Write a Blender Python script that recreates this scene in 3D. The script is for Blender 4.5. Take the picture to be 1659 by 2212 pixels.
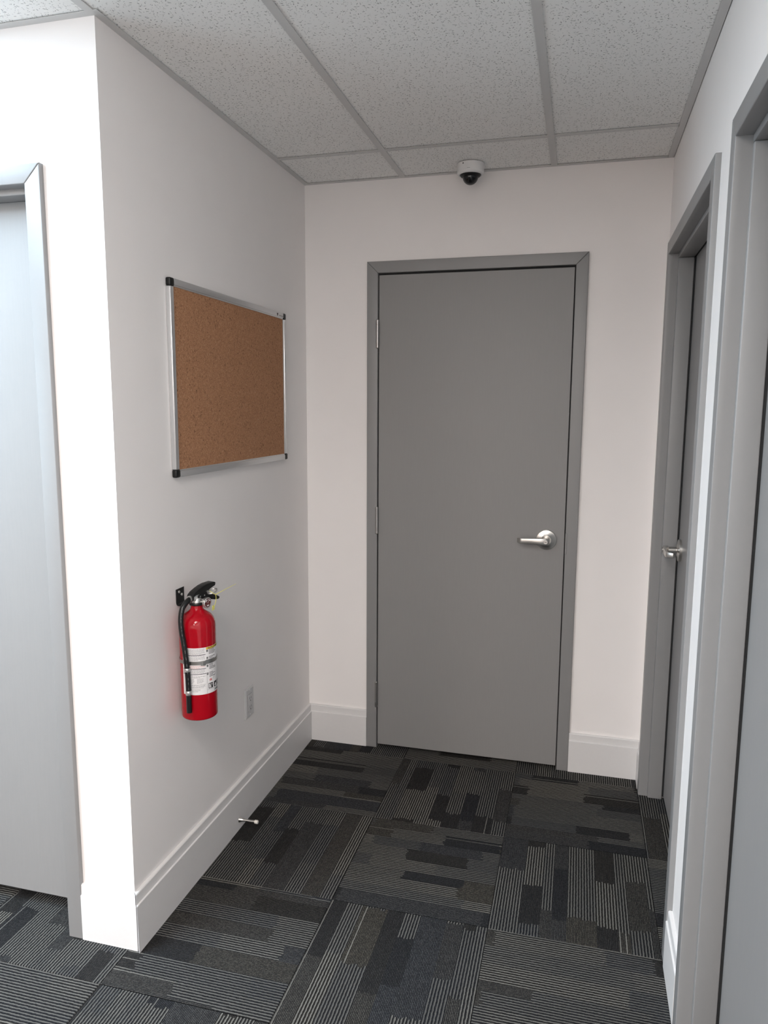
import bpy, bmesh, math, random
from mathutils import Vector, Matrix

random.seed(7)
D = bpy.data
SC = bpy.context.scene
COL = SC.collection
for _o in list(D.objects):
    D.objects.remove(_o)

# ------------------------------------------------------------------ camera
CAM_POS = Vector((1.1823, -0.1786, 1.5531))
YAW, PITCH, ROLL, FPX = 0.2580, -0.1402, 0.0051, 1591.36
_f = Vector((-math.sin(YAW) * math.cos(PITCH), math.cos(YAW) * math.cos(PITCH), math.sin(PITCH)))
_r = Vector((math.cos(YAW), math.sin(YAW), 0))
_u = _r.cross(_f)
_r2 = math.cos(ROLL) * _r + math.sin(ROLL) * _u
_u2 = -math.sin(ROLL) * _r + math.cos(ROLL) * _u
cam_data = D.cameras.new('camera')
cam_data.sensor_fit = 'HORIZONTAL'
cam_data.sensor_width = 36.0
cam_data.lens = FPX / 1659.0 * 36.0
cam_data.clip_start = 0.02
cam = D.objects.new('camera', cam_data)
COL.objects.link(cam)
_m = Matrix((( _r2.x, _u2.x, -_f.x), (_r2.y, _u2.y, -_f.y), (_r2.z, _u2.z, -_f.z))).to_4x4()
_m.translation = CAM_POS
cam.matrix_world = _m
SC.camera = cam

# ------------------------------------------------------------------ world, exposure
world = D.worlds.new('world')
SC.world = world
world.use_nodes = True
world.node_tree.nodes['Background'].inputs['Color'].default_value = (0.02, 0.02, 0.02, 1)
world.node_tree.nodes['Background'].inputs['Strength'].default_value = 0.1
SC.view_settings.view_transform = 'Standard'
SC.view_settings.look = 'None'
SC.view_settings.gamma = 1.0
SC.view_settings.use_curve_mapping = False
SC.view_settings.exposure = 0.1
SC.cycles.use_adaptive_sampling = True
SC.cycles.adaptive_threshold = 0.03
SC.cycles.max_bounces = 8
# luminance of the lay-in ceiling panels (built further down), strength and colour
PANEL_NEAR = (31.0, (0.68, 0.87, 1.03))
PANEL_MID = (23.0, (0.97, 0.93, 0.90))
PANEL_HALL = (36.0, (1.0, 0.905, 0.84))

# added fill light through an unseen, made-up window (added_window_1 is built with the walls)
WIN_Y0, WIN_Y1, WIN_Z0, WIN_Z1 = -1.30, 0.50, 0.90, 2.15
fill_data = D.lights.new('window_fill', 'AREA')
fill_data.shape = 'RECTANGLE'
fill_data.size = WIN_Z1 - WIN_Z0
fill_data.size_y = WIN_Y1 - WIN_Y0
fill_data.energy = 48.0
fill_data.color = (0.62, 0.85, 1.0)
fill_light = D.objects.new('window_fill', fill_data)
COL.objects.link(fill_light)
fill_light.location = (-2.45 - 0.16, (WIN_Y0 + WIN_Y1) / 2, (WIN_Z0 + WIN_Z1) / 2)
fill_light.rotation_euler = (0, math.radians(-90), 0)

# ------------------------------------------------------------------ dimensions (metres)
XR, YF, YN, H = 1.485, 2.942, 1.5176, 2.495
XW, YB = -2.45, -4.30          # far-left wall and wall behind the camera
TILE, GX, GY = 0.4959, -0.0179, 2.8566
B1, YC, MOD = 0.4336, 2.606, 0.6096
BBH, BBT = 0.173, 0.016

# ------------------------------------------------------------------ node helpers
def new_mat(name):
    m = D.materials.new(name)
    m.use_nodes = True
    nt = m.node_tree
    return m, nt, nt.nodes['Principled BSDF']

class NB:
    """small node-graph builder"""
    def __init__(self, nt):
        self.nt = nt
    def n(self, t, **kw):
        nd = self.nt.nodes.new(t)
        for k, v in kw.items():
            setattr(nd, k, v)
        return nd
    def put(self, sock, v):
        if v is None:
            return
        if isinstance(v, bpy.types.NodeSocket):
            self.nt.links.new(v, sock)
        else:
            sock.default_value = v
    def math(self, op, a, b=None, c=None, clamp=False):
        nd = self.n('ShaderNodeMath', operation=op)
        nd.use_clamp = clamp
        self.put(nd.inputs[0], a); self.put(nd.inputs[1], b); self.put(nd.inputs[2], c)
        return nd.outputs[0]
    def vmath(self, op, a, b=None):
        nd = self.n('ShaderNodeVectorMath', operation=op)
        self.put(nd.inputs[0], a); self.put(nd.inputs[1], b)
        return nd.outputs['Value'] if op in ('LENGTH', 'DOT_PRODUCT') else nd.outputs[0]
    def mix(self, fac, a, b):
        nd = self.n('ShaderNodeMix', data_type='RGBA')
        self.put(nd.inputs[0], fac); self.put(nd.inputs[6], a); self.put(nd.inputs[7], b)
        return nd.outputs[2]
    def ramp(self, v, lo, hi):
        nd = self.n('ShaderNodeMapRange')
        nd.interpolation_type = 'SMOOTHSTEP'
        self.put(nd.inputs[0], v); self.put(nd.inputs[1], lo); self.put(nd.inputs[2], hi)
        return nd.outputs[0]
    def noise(self, vec, scale, detail=2.0, rough=0.5):
        nd = self.n('ShaderNodeTexNoise')
        self.put(nd.inputs['Vector'], vec)
        nd.inputs['Scale'].default_value = scale
        nd.inputs['Detail'].default_value = detail
        nd.inputs['Roughness'].default_value = rough
        return nd.outputs['Fac']
    def bump(self, h, strength, dist, bsdf):
        nd = self.n('ShaderNodeBump')
        nd.inputs['Strength'].default_value = strength
        nd.inputs['Distance'].default_value = dist
        self.put(nd.inputs['Height'], h)
        self.nt.links.new(nd.outputs[0], bsdf.inputs['Normal'])

def rgb(r, g, b):
    return (r, g, b, 1.0)

def paint(name, col, rough=0.5, metal=0.0, bump_scale=None, bump=0.05, dist=0.001, var=0.0, spec=0.5, coat=0.0, stretch=None):
    m, nt, b = new_mat(name)
    q = NB(nt)
    b.inputs['Roughness'].default_value = rough
    b.inputs['Metallic'].default_value = metal
    b.inputs['Specular IOR Level'].default_value = spec
    b.inputs['Coat Weight'].default_value = coat
    b.inputs['Coat Roughness'].default_value = 0.05
    tc = q.n('ShaderNodeTexCoord').outputs['Object']
    vec = tc
    if stretch:
        vec = q.vmath('MULTIPLY', tc, stretch)
    relief = bool(bump_scale) and bump >= 0.045
    nz = q.noise(vec, bump_scale or 60.0, 2.0 if relief else 0.0)
    if var <= 0 and not relief:
        var = 0.004
    if var > 0:
        lo = tuple(c * (1 - var) for c in col) + (1,)
        hi = tuple(min(1, c * (1 + var)) for c in col) + (1,)
        q.put(b.inputs['Base Color'], q.mix(q.ramp(nz, 0.3, 0.7), lo, hi))
    else:
        b.inputs['Base Color'].default_value = col + (1,)
    if relief:
        q.bump(nz, bump, dist, b)
    return m

M = {}
M['wall'] = paint('wall_paint', (0.905, 0.866, 0.846), 0.62, bump_scale=9.0, bump=0.0)
M['base'] = paint('trim_paint', (0.735, 0.715, 0.705), 0.42, bump_scale=90.0, bump=0.03, dist=0.0005)
M['frame'] = paint('grey_frame_paint', (0.262, 0.257, 0.255), 0.40, bump_scale=20.0, bump=0.0)
M['leaf'] = paint('grey_door_paint', (0.265, 0.258, 0.254), 0.48, bump_scale=38.0, bump=0.02, dist=0.0004, var=0.008, stretch=(6.0, 6.0, 0.35))
M['tee'] = paint('tee_paint', (0.62, 0.61, 0.60), 0.45, bump_scale=50.0, bump=0.01)
M['nickel'] = paint('satin_nickel', (0.62, 0.60, 0.57), 0.28, 1.0, bump_scale=400.0, bump=0.02, dist=0.0003)
M['hinge'] = paint('hinge_metal', (0.42, 0.41, 0.40), 0.35, 1.0, bump_scale=300.0, bump=0.05)
M['alu'] = paint('anodised_aluminium', (0.66, 0.665, 0.67), 0.36, 0.85, bump_scale=300.0, bump=0.01)
M['black'] = paint('black_plastic', (0.006, 0.006, 0.006), 0.42, bump_scale=200.0, bump=0.02, spec=0.35)
M['blackgloss'] = paint('black_gloss', (0.006, 0.006, 0.007), 0.06, bump_scale=20.0, bump=0.0)
M['rubber'] = paint('black_rubber', (0.005, 0.005, 0.005), 0.28, bump_scale=200.0, bump=0.02)
M['whiteplastic'] = paint('white_plastic', (0.78, 0.77, 0.76), 0.35, bump_scale=200.0, bump=0.01)
M['plate'] = paint('outlet_plastic', (0.62, 0.605, 0.60), 0.3, bump_scale=200.0, bump=0.01)
M['tip'] = paint('white_rubber', (0.75, 0.72, 0.66), 0.55, bump_scale=200.0, bump=0.02)
M['slot'] = paint('dark_slot', (0.05, 0.045, 0.045), 0.6)
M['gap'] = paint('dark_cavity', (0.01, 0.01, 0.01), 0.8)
M['red'] = paint('red_enamel', (0.37, 0.0025, 0.010), 0.09, bump_scale=30.0, bump=0.004, spec=0.32)
M['label'] = paint('label_white', (0.78, 0.76, 0.76), 0.42)
M['ink'] = paint('label_ink', (0.012, 0.012, 0.012), 0.5)
M['greyink'] = paint('label_grey_ink', (0.28, 0.27, 0.27), 0.5)
M['yellow'] = paint('label_yellow', (0.70, 0.48, 0.04), 0.45)
M['redink'] = paint('label_red_ink', (0.55, 0.05, 0.04), 0.5)
M['pinkink'] = paint('label_pink_ink', (0.72, 0.50, 0.48), 0.5)
M['seal'] = paint('yellow_seal_plastic', (0.62, 0.58, 0.14), 0.4)
M['valve'] = paint('valve_alloy', (0.66, 0.65, 0.63), 0.34, 0.9, bump_scale=150.0, bump=0.1)
M['steel'] = paint('strap_steel', (0.40, 0.39, 0.37), 0.32, 1.0, bump_scale=150.0, bump=0.05)
M['gaugered'] = paint('gauge_face', (0.11, 0.030, 0.028), 0.2, coat=0.3)
M['slab'] = paint('floor_slab', (0.02, 0.02, 0.02), 0.9)

def carpet_material():
    """quarter-turn loop-pile tile: ribbed rows, blocks of bright, heathered and dark yarn"""
    m, nt, b = new_mat('carpet_tile_loop_pile')
    q = NB(nt)
    tc = q.n('ShaderNodeTexCoord').outputs['Object']
    rnd = q.n('ShaderNodeObjectInfo').outputs['Random']
    wob = q.noise(tc, 95.0, 2.0)
    sep = q.n('ShaderNodeSeparateXYZ'); q.put(sep.inputs[0], tc)
    u = q.math('ADD', q.math('ADD', sep.outputs[0], 1.0), q.math('MULTIPLY', q.math('SUBTRACT', wob, 0.5), 0.0034))
    v = q.math('ADD', sep.outputs[1], 1.0)
    P = TILE / 56.0
    t = q.math('DIVIDE', u, P)
    iu = q.math('FLOOR', t)
    fr = q.math('FRACT', t)
    t2 = q.math('MULTIPLY', t, 2.0)
    iu2 = q.math('FLOOR', t2)
    fr2 = q.math('FRACT', t2)
    def vor1(w):
        nd = q.n('ShaderNodeTexVoronoi', voronoi_dimensions='1D')
        q.put(nd.inputs['W'], w)
        nd.inputs['Scale'].default_value = 1.0
        s_ = q.n('ShaderNodeSeparateColor'); q.put(s_.inputs[0], nd.outputs['Color'])
        return s_.outputs[0], s_.outputs[1]
    def white(*vals):
        nd = q.n('ShaderNodeTexWhiteNoise', noise_dimensions='3D')
        c_ = q.n('ShaderNodeCombineXYZ')
        for k_, x_ in enumerate(vals): q.put(c_.inputs[k_], x_)
        q.put(nd.inputs['Vector'], c_.outputs[0])
        return nd.outputs['Value']
    rk = q.math('MULTIPLY', rnd, 91.7)
    band, band2 = vor1(q.math('ADD', q.math('MULTIPLY', iu, P * 17.0), rk))
    rag = q.math('MULTIPLY', white(iu, rk, 3.0), 0.05)
    seg, seg2 = vor1(q.math('ADD', q.math('MULTIPLY', v, 4.2), q.math('ADD', rag, q.math('ADD', q.math('MULTIPLY', band, 71.3), q.math('MULTIPLY', rnd, 17.9)))))
    lone = q.math('GREATER_THAN', white(iu, rk, 9.0), 0.965)
    isb = q.math('LESS_THAN', seg, 0.52)
    isd = q.math('MULTIPLY', q.math('GREATER_THAN', seg, 0.52), q.math('LESS_THAN', seg, 0.80))
    line = q.math('SUBTRACT', 1.0, q.ramp(q.math('ABSOLUTE', q.math('SUBTRACT', fr, 0.5)), 0.09, 0.23))
    rib = q.math('SUBTRACT', 1.0, q.ramp(q.math('ABSOLUTE', q.math('SUBTRACT', fr2, 0.5)), 0.16, 0.46))
    stitch = white(iu2, q.math('FLOOR', q.math('MULTIPLY', v, 380.0)), rk)
    stitch = q.math('ADD', 0.42, q.math('MULTIPLY', q.ramp(stitch, 0.1, 1.0), 0.58))
    spk = q.noise(tc, 620.0, 2.0, 0.7)
    fine = q.ramp(spk, 0.30, 0.62)
    bm = q.math('MULTIPLY', q.math('MAXIMUM', isb, lone), line)
    bm = q.math('MULTIPLY', bm, q.math('ADD', 0.55, q.math('MULTIPLY', fine, 0.45)))
    bm = q.math('MULTIPLY', bm, q.math('ADD', 0.50, q.math('MULTIPLY', seg2, 0.50)))
    heather = q.math('MULTIPLY', rib, stitch)
    dm = q.math('MULTIPLY', isd, heather)
    km = q.math('MULTIPLY', q.math('SUBTRACT', 1.0, isd), heather)
    yarn = q.mix(band2, rgb(0.074, 0.076, 0.082), rgb(0.104, 0.095, 0.079))
    dim = q.mix(seg2, rgb(0.042, 0.044, 0.050), rgb(0.056, 0.051, 0.044))
    c = q.mix(rib, rgb(0.005, 0.005, 0.0055), q.mix(band2, rgb(0.013, 0.014, 0.017), rgb(0.018, 0.016, 0.014)))
    c = q.mix(km, c, dim)
    c = q.mix(dm, c, yarn)
    c = q.mix(bm, c, rgb(0.275, 0.265, 0.240))
    q.put(b.inputs['Base Color'], c)
    b.inputs['Roughness'].default_value = 0.95
    b.inputs['Specular IOR Level'].default_value = 0.1
    h = q.math('ADD', q.math('MULTIPLY', rib, 0.8), q.math('ADD', q.math('MULTIPLY', spk, 0.6), q.math('MULTIPLY', bm, 0.5)))
    q.bump(h, 0.7, 0.003, b)
    return m
M['carpet'] = carpet_material()

def ceiling_material():
    m, nt, b = new_mat('mineral_fibre_tile')
    q = NB(nt)
    tc0 = q.n('ShaderNodeTexCoord').outputs['Object']
    rnd = q.n('ShaderNodeObjectInfo').outputs['Random']
    off = q.n('ShaderNodeCombineXYZ')
    q.put(off.inputs[0], q.math('MULTIPLY', rnd, 37.0)); q.put(off.inputs[1], q.math('MULTIPLY', rnd, 91.0))
    tc = q.vmath('ADD', tc0, off.outputs[0])
    def dashes(scale, length, width, keep):
        sv = q.vmath('MULTIPLY', tc, (scale, scale, 0.0))
        nd = q.n('ShaderNodeTexVoronoi', voronoi_dimensions='2D')
        q.put(nd.inputs['Vector'], sv)
        nd.inputs['Scale'].default_value = 1.0
        s = q.n('ShaderNodeSeparateColor'); q.put(s.inputs[0], nd.outputs['Color'])
        dv = q.vmath('SUBTRACT', sv, nd.outputs['Position'])
        ro = q.n('ShaderNodeVectorRotate', rotation_type='Z_AXIS')
        q.put(ro.inputs['Vector'], dv); q.put(ro.inputs['Angle'], q.math('MULTIPLY', s.outputs[0], 6.28))
        e = q.vmath('MULTIPLY', ro.outputs[0], (1.0 / (length * scale), 1.0 / (width * scale), 0.0))
        ln = q.vmath('LENGTH', e)
        inside = q.math('SUBTRACT', 1.0, q.ramp(ln, 0.75, 1.15))
        return q.math('MULTIPLY', inside, q.math('MULTIPLY', q.math('LESS_THAN', s.outputs[1], keep), q.math('ADD', 0.35, q.math('MULTIPLY', s.outputs[2], 0.65))))
    a = dashes(85.0, 0.0038, 0.0012, 0.45)
    c2 = dashes(150.0, 0.0020, 0.0009, 0.32)
    fis = q.math('MAXIMUM', a, q.math('MULTIPLY', c2, 0.8))
    nz = q.noise(tc, 350.0, 1.0)
    base = q.mix(nz, rgb(0.90, 0.89, 0.87), rgb(0.95, 0.94, 0.92))
    q.put(b.inputs['Base Color'], q.mix(fis, base, rgb(0.26, 0.25, 0.245)))
    b.inputs['Roughness'].default_value = 0.95
    b.inputs['Specular IOR Level'].default_value = 0.1
    return m
M['ceil'] = ceiling_material()

def cork_material():
    m, nt, b = new_mat('cork')
    q = NB(nt)
    tc = q.n('ShaderNodeTexCoord').outputs['Object']
    n1 = q.noise(tc, 330.0, 3.0, 0.6)
    n2 = q.noise(tc, 140.0, 2.0)
    c = q.mix(q.ramp(n1, 0.30, 0.70), rgb(0.33, 0.155, 0.078), rgb(0.53, 0.280, 0.155))
    c = q.mix(q.ramp(n2, 0.60, 0.74), c, rgb(0.20, 0.095, 0.05))
    c = q.mix(q.ramp(n2, 0.36, 0.26), c, rgb(0.52, 0.32, 0.19))
    q.put(b.inputs['Base Color'], c)
    b.inputs['Roughness'].default_value = 0.85
    b.inputs['Specular IOR Level'].default_value = 0.2
    q.bump(n1, 0.4, 0.001, b)
    return m
M['cork'] = cork_material()

def emit_material(name, strength, col):
    m, nt, b = new_mat(name)
    b.inputs['Base Color'].default_value = (0.9, 0.9, 0.9, 1)
    b.inputs['Emission Color'].default_value = col + (1,)
    b.inputs['Emission Strength'].default_value = strength
    m.cycles.emission_sampling = 'FRONT'
    return m
M['panel_near'] = emit_material('light_diffuser_cool', *PANEL_NEAR)
M['panel_mid'] = emit_material('light_diffuser_mid', *PANEL_MID)
M['panel_hall'] = emit_material('light_diffuser_neutral', *PANEL_HALL)

# ------------------------------------------------------------------ mesh helpers
def box(bm, x0, x1, y0, y1, z0, z1, bev=0.0, seg=2):
    vs = [bm.verts.new(p) for p in ((x0, y0, z0), (x1, y0, z0), (x1, y1, z0), (x0, y1, z0), (x0, y0, z1), (x1, y0, z1), (x1, y1, z1), (x0, y1, z1))]
    fs = [bm.faces.new([vs[i] for i in f]) for f in ((0, 3, 2, 1), (4, 5, 6, 7), (0, 1, 5, 4), (1, 2, 6, 5), (2, 3, 7, 6), (3, 0, 4, 7))]
    if bev > 0:
        es = list({e for f in fs for e in f.edges})
        bmesh.ops.bevel(bm, geom=es, offset=bev, segments=seg, profile=0.5, affect='EDGES', clamp_overlap=True)

def prism(bm, pts, axis, a0, a1, bev=0.0, seg=2):
    """polygon pts extruded along axis ('x','y','z'); pts are the other two coordinates in order"""
    def mk(p, a):
        if axis == 'x': return (a, p[0], p[1])
        if axis == 'y': return (p[0], a, p[1])
        return (p[0], p[1], a)
    A = [bm.verts.new(mk(p, a0)) for p in pts]
    B = [bm.verts.new(mk(p, a1)) for p in pts]
    fs = [bm.faces.new(A), bm.faces.new(list(reversed(B)))]
    n = len(pts)
    for i in range(n):
        fs.append(bm.faces.new((A[(i + 1) % n], A[i], B[i], B[(i + 1) % n])))
    bmesh.ops.recalc_face_normals(bm, faces=fs)
    if bev > 0:
        es = list({e for f in fs for e in f.edges})
        bmesh.ops.bevel(bm, geom=es, offset=bev, segments=seg, profile=0.5, affect='EDGES', clamp_overlap=True)

def casing(bm, pts, y0, y1, bev):
    A = [bm.verts.new((p[0], y0, p[1])) for p in pts]
    B = [bm.verts.new((p[0], y1, p[1])) for p in pts]
    n = len(pts)
    f0 = bm.faces.new(A)
    fs = [f0, bm.faces.new(list(reversed(B)))]
    for i in range(n): fs.append(bm.faces.new((A[(i + 1) % n], A[i], B[i], B[(i + 1) % n])))
    bmesh.ops.recalc_face_normals(bm, faces=fs)
    bmesh.ops.bevel(bm, geom=list(f0.edges), offset=bev, segments=3, profile=0.5, affect='EDGES', clamp_overlap=True)

def lathe(bm, prof, seg=40, mat=None):
    """prof: (r,z) from bottom to top; closed on the axis where r==0; mat transforms the result"""
    rings = []
    made = []
    for r, z in prof:
        if r < 1e-7:
            v = bm.verts.new((0, 0, z)); rings.append([v]); made.append(v)
        else:
            ring = [bm.verts.new((r * math.cos(2 * math.pi * i / seg), r * math.sin(2 * math.pi * i / seg), z)) for i in range(seg)]
            rings.append(ring); made += ring
    for a, b in zip(rings, rings[1:]):
        for i in range(seg):
            j = (i + 1) % seg
            if len(a) == 1 and len(b) == 1: continue
            if len(a) == 1: bm.faces.new((a[0], b[j], b[i]))
            elif len(b) == 1: bm.faces.new((a[i], a[j], b[0]))
            else: bm.faces.new((a[i], a[j], b[j], b[i]))
    if len(rings[0]) > 1: bm.faces.new(list(reversed(rings[0])))
    if len(rings[-1]) > 1: bm.faces.new(rings[-1])
    if mat is not None:
        bmesh.ops.transform(bm, matrix=mat, verts=made)

def catmull(pts, sub=8):
    P = [Vector(p) for p in pts]
    out = []
    for i in range(len(P) - 1):
        p0 = P[i - 1] if i > 0 else P[i] * 2 - P[i + 1]
        p1, p2 = P[i], P[i + 1]
        p3 = P[i + 2] if i + 2 < len(P) else P[i + 1] * 2 - P[i]
        for k in range(sub):
            t = k / sub
            out.append(0.5 * ((2 * p1) + (-p0 + p2) * t + (2 * p0 - 5 * p1 + 4 * p2 - p3) * t * t + (-p0 + 3 * p1 - 3 * p2 + p3) * t ** 3))
    out.append(P[-1])
    return out

def tube(bm, pts, r, seg=12, closed=False, cap=True):
    pts = [Vector(p) for p in pts]
    n = len(pts)
    up = Vector((0.13, 0.37, 0.92)).normalized()
    rings = []
    for i, p in enumerate(pts):
        a = pts[(i - 1) % n] if (closed or i > 0) else p
        b = pts[(i + 1) % n] if (closed or i < n - 1) else p
        t = (b - a).normalized()
        s = t.cross(up)
        if s.length < 1e-4: s = t.cross(Vector((1, 0, 0)))
        s.normalize()
        w = s.cross(t)
        up = w
        rr = r[i] if isinstance(r, (list, tuple)) else r
        rings.append([bm.verts.new(p + (s * math.cos(2 * math.pi * k / seg) + w * math.sin(2 * math.pi * k / seg)) * rr) for k in range(seg)])
    rng = range(n) if closed else range(n - 1)
    for i in rng:
        A, B = rings[i], rings[(i + 1) % n]
        for k in range(seg):
            bm.faces.new((A[k], A[(k + 1) % seg], B[(k + 1) % seg], B[k]))
    if cap and not closed:
        bm.faces.new(rings[0]); bm.faces.new(list(reversed(rings[-1])))

def mesh_of(name, bm, mat, smooth=True, angle=40):
    if name != 'diffuser':
        bmesh.ops.recalc_face_normals(bm, faces=bm.faces[:])
    me = D.meshes.new(name)
    if smooth:
        for f in bm.faces: f.smooth = True
        lim = math.radians(angle)
        for e in bm.edges:
            if len(e.link_faces) == 2 and e.calc_face_angle(0) > lim: e.smooth = False
    bm.to_mesh(me); bm.free()
    me.materials.append(M[mat] if isinstance(mat, str) else mat)
    return me

def obj(name, bm, mat, parent=None, smooth=True, loc=None, rot=None, angle=40):
    me = bm if isinstance(bm, bpy.types.Mesh) else mesh_of(name, bm, mat, smooth, angle)
    o = D.objects.new(name, me)
    COL.objects.link(o)
    if parent is not None: o.parent = parent
    if loc is not None: o.location = loc
    if rot is not None: o.rotation_euler = rot
    return o

def empty(name, loc=(0, 0, 0), rot=(0, 0, 0), parent=None):
    o = D.objects.new(name, None)
    o.empty_display_size = 0.05
    COL.objects.link(o)
    o.location = loc; o.rotation_euler = rot
    if parent is not None: o.parent = parent
    return o

def tag(o, label, cat, kind=None, group=None):
    o['label'] = label
    if cat: o['category'] = cat
    if kind: o['kind'] = kind
    if group: o['group'] = group
    return o

def NBM():
    return bmesh.new()

# ================================================================== ROOM SHELL
CASW, CASP = 0.048, 0.015        # door casing face width and projection
DTOP = 2.1653                    # top of every door frame
TH = 0.14                        # wall thickness
Z0, Z1 = 0.0, 2.60

# door frames: outer extents
D1X0, D1X1 = 0.2829, 1.1899              # far wall
D2X0, D2X1 = -1.1806, -0.1706            # wall beside the corner, left
D3Y0, D3Y1 = 1.838, 2.850                # right wall, far
D4Y0, D4Y1 = 0.618, 1.630                # right wall, near
HOLE = 0.03

def wall_run(name, axis, c0, c1, a0, a1, holes, label):
    """wall box along axis with rectangular door holes (h0,h1,top)"""
    bm = NBM()
    segs, p = [], a0
    for h0, h1, top in sorted(holes):
        segs.append((p, h0, Z0, Z1)); segs.append((h0, h1, top, Z1)); p = h1
    segs.append((p, a1, Z0, Z1))
    for s0, s1, z0, z1 in segs:
        if axis == 'x': box(bm, s0, s1, c0, c1, z0, z1)
        else: box(bm, c0, c1, s0, s1, z0, z1)
    o = obj(name, bm, 'wall', smooth=False)
    tag(o, label, 'wall', 'structure')
    return o

wall_run('wall_far', 'x', YF, YF + TH, 0.0, XR, [(D1X0 + HOLE, D1X1 - HOLE, DTOP - HOLE)], 'white end wall around the closed grey door under the dome camera')
wall_run('wall_corner', 'x', YN, YN + TH, XW, 0.0, [(D2X0 + HOLE, D2X1 - HOLE, DTOP - HOLE)], 'brightly lit white wall facing the camera beside the leftmost door')
wall_run('wall_left', 'y', -TH, 0.0, YN + TH, YF + TH, [], 'white left corridor wall with cork board and fire extinguisher')
wall_run('wall_right', 'y', XR, XR + TH, YB, YF + TH, [(D3Y0 + HOLE, D3Y1 - HOLE, DTOP - HOLE), (D4Y0 + HOLE, D4Y1 - HOLE, DTOP - HOLE)], 'white right corridor wall holding two grey doors')
wall_run('wall_behind', 'x', YB - TH, YB, XW - TH, XR + TH, [], 'white wall behind the photographer')
bm = NBM()
box(bm, XW - TH, XW, YB, WIN_Y0, Z0, Z1); box(bm, XW - TH, XW, WIN_Y1, YN + TH, Z0, Z1)
box(bm, XW - TH, XW, WIN_Y0, WIN_Y1, Z0, WIN_Z0); box(bm, XW - TH, XW, WIN_Y0, WIN_Y1, WIN_Z1, Z1)
tag(obj('wall_outer_left', bm, 'wall', smooth=False), 'white wall of the hall far to the left, with an opening for the added window', 'wall', 'structure')
win = empty('added_window_1', (XW - 0.05, (WIN_Y0 + WIN_Y1) / 2, WIN_Z0))  # unseen window, added to cool and brighten the right wall
tag(win, 'unseen window added far to the left for cool fill light', 'window', 'structure')
ww, wh = (WIN_Y1 - WIN_Y0) / 2, WIN_Z1 - WIN_Z0
for a in ((-ww, -ww + 0.04, 0, wh), (ww - 0.04, ww, 0, wh), (-0.02, 0.02, 0.04, wh - 0.04), (-ww + 0.04, ww - 0.04, 0, 0.04), (-ww + 0.04, ww - 0.04, wh - 0.04, wh)):
    bm = NBM(); box(bm, -0.03, 0.03, *a)
    obj('added_window_frame', bm, 'whiteplastic', win, smooth=False)

# ------------------------------------------------------------------ floor with carpet tiles
bm = NBM(); box(bm, XW - TH, XR + 0.6, YB - TH, YF + 0.6, -0.06, -0.0065)
floor = tag(obj('floor', bm, 'slab', smooth=False), 'floor of dark striped carpet tiles laid quarter-turned', 'floor', 'structure')
bm = NBM()
hs = TILE / 2 - 0.0005
box(bm, -hs, hs, -hs, hs, -0.0065, 0.0, 0.0012, 1)
carpet_me = mesh_of('carpet_tile', bm, 'carpet', smooth=False)
for i in range(-5, 4):
    for j in range(-1, 15):
        x = GX + (i + 0.5) * TILE
        y = GY - (j + 0.5) * TILE
        if x + hs < XW or x - hs > XR + 0.3 or y - hs > YF + 0.3: continue
        if x + hs < -0.02 and y - hs > YN + 0.2: continue
        t = obj('carpet_tile', carpet_me, None, floor, loc=(x, y, random.uniform(-0.0003, 0.0)))
        # quarter-turn layout: stripes along Y on odd tiles, along X on even ones
        t.rotation_euler = (0, 0, (0 if (i + j) % 2 else math.pi / 2) + (math.pi if random.random() < 0.5 else 0))

# ------------------------------------------------------------------ suspended ceiling
bm = NBM(); box(bm, XW - TH, XR + TH, YB - TH, YF + TH, Z1, Z1 + 0.05)
ceiling = tag(obj('ceiling', bm, 'wall', smooth=False), 'suspended ceiling of speckled mineral tiles in a grey grid', 'ceiling', 'structure')
rows = [YF, YC, YC - 2 * MOD, YC - 4 * MOD, YC - 6 * MOD, YC - 8 * MOD, YC - 10 * MOD, YB]
cols_left = [XW, -3 * MOD, -2 * MOD, -MOD, 0.0]
cols_cor = [0.0, B1, B1 + MOD, XR]
PANELS = {('L', 2, 2): 'panel_near', ('C', 1, 3): 'panel_mid', ('L', 1, 4): 'panel_hall', ('C', 1, 5): 'panel_hall'}
panel_cells = []
def ceiling_cell(x0, x1, y0, y1, key):
    if key in PANELS:
        panel_cells.append((x0, x1, y0, y1, PANELS[key])); return
    w, d = x1 - x0 - 0.008, y1 - y0 - 0.008
    bm = NBM(); box(bm, -w / 2, w / 2, -d / 2, d / 2, 0.0, 0.016)
    obj('ceiling_tile', bm, 'ceil', ceiling, smooth=False, loc=((x0 + x1) / 2, (y0 + y1) / 2, H + 0.003))
def tee(x0, x1, y0, y1):
    """inverted-T bar along its long side"""
    bm = NBM()
    box(bm, x0, x1, y0, y1, H, H + 0.0012)
    if (x1 - x0) > (y1 - y0):
        c = (y0 + y1) / 2; box(bm, x0, x1, c - 0.001, c + 0.001, H + 0.0012, H + 0.032)
    else:
        c = (x0 + x1) / 2; box(bm, c - 0.001, c + 0.001, y0, y1, H + 0.0012, H + 0.032)
    obj('tee_bar', bm, 'tee', ceiling, smooth=False)
def angle_trim(x0, x1, y0, y1, side):
    bm = NBM()
    box(bm, x0, x1, y0, y1, H, H + 0.0012)
    e = 0.0012
    if side == 'x0': box(bm, x0, x0 + e, y0, y1, H + e, H + 0.03)
    if side == 'x1': box(bm, x1 - e, x1, y0, y1, H + e, H + 0.03)
    if side == 'y0': box(bm, x0, x1, y0, y0 + e, H + e, H + 0.03)
    if side == 'y1': box(bm, x0, x1, y1 - e, y1, H + e, H + 0.03)
    obj('wall_angle', bm, 'tee', ceiling, smooth=False)
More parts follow.
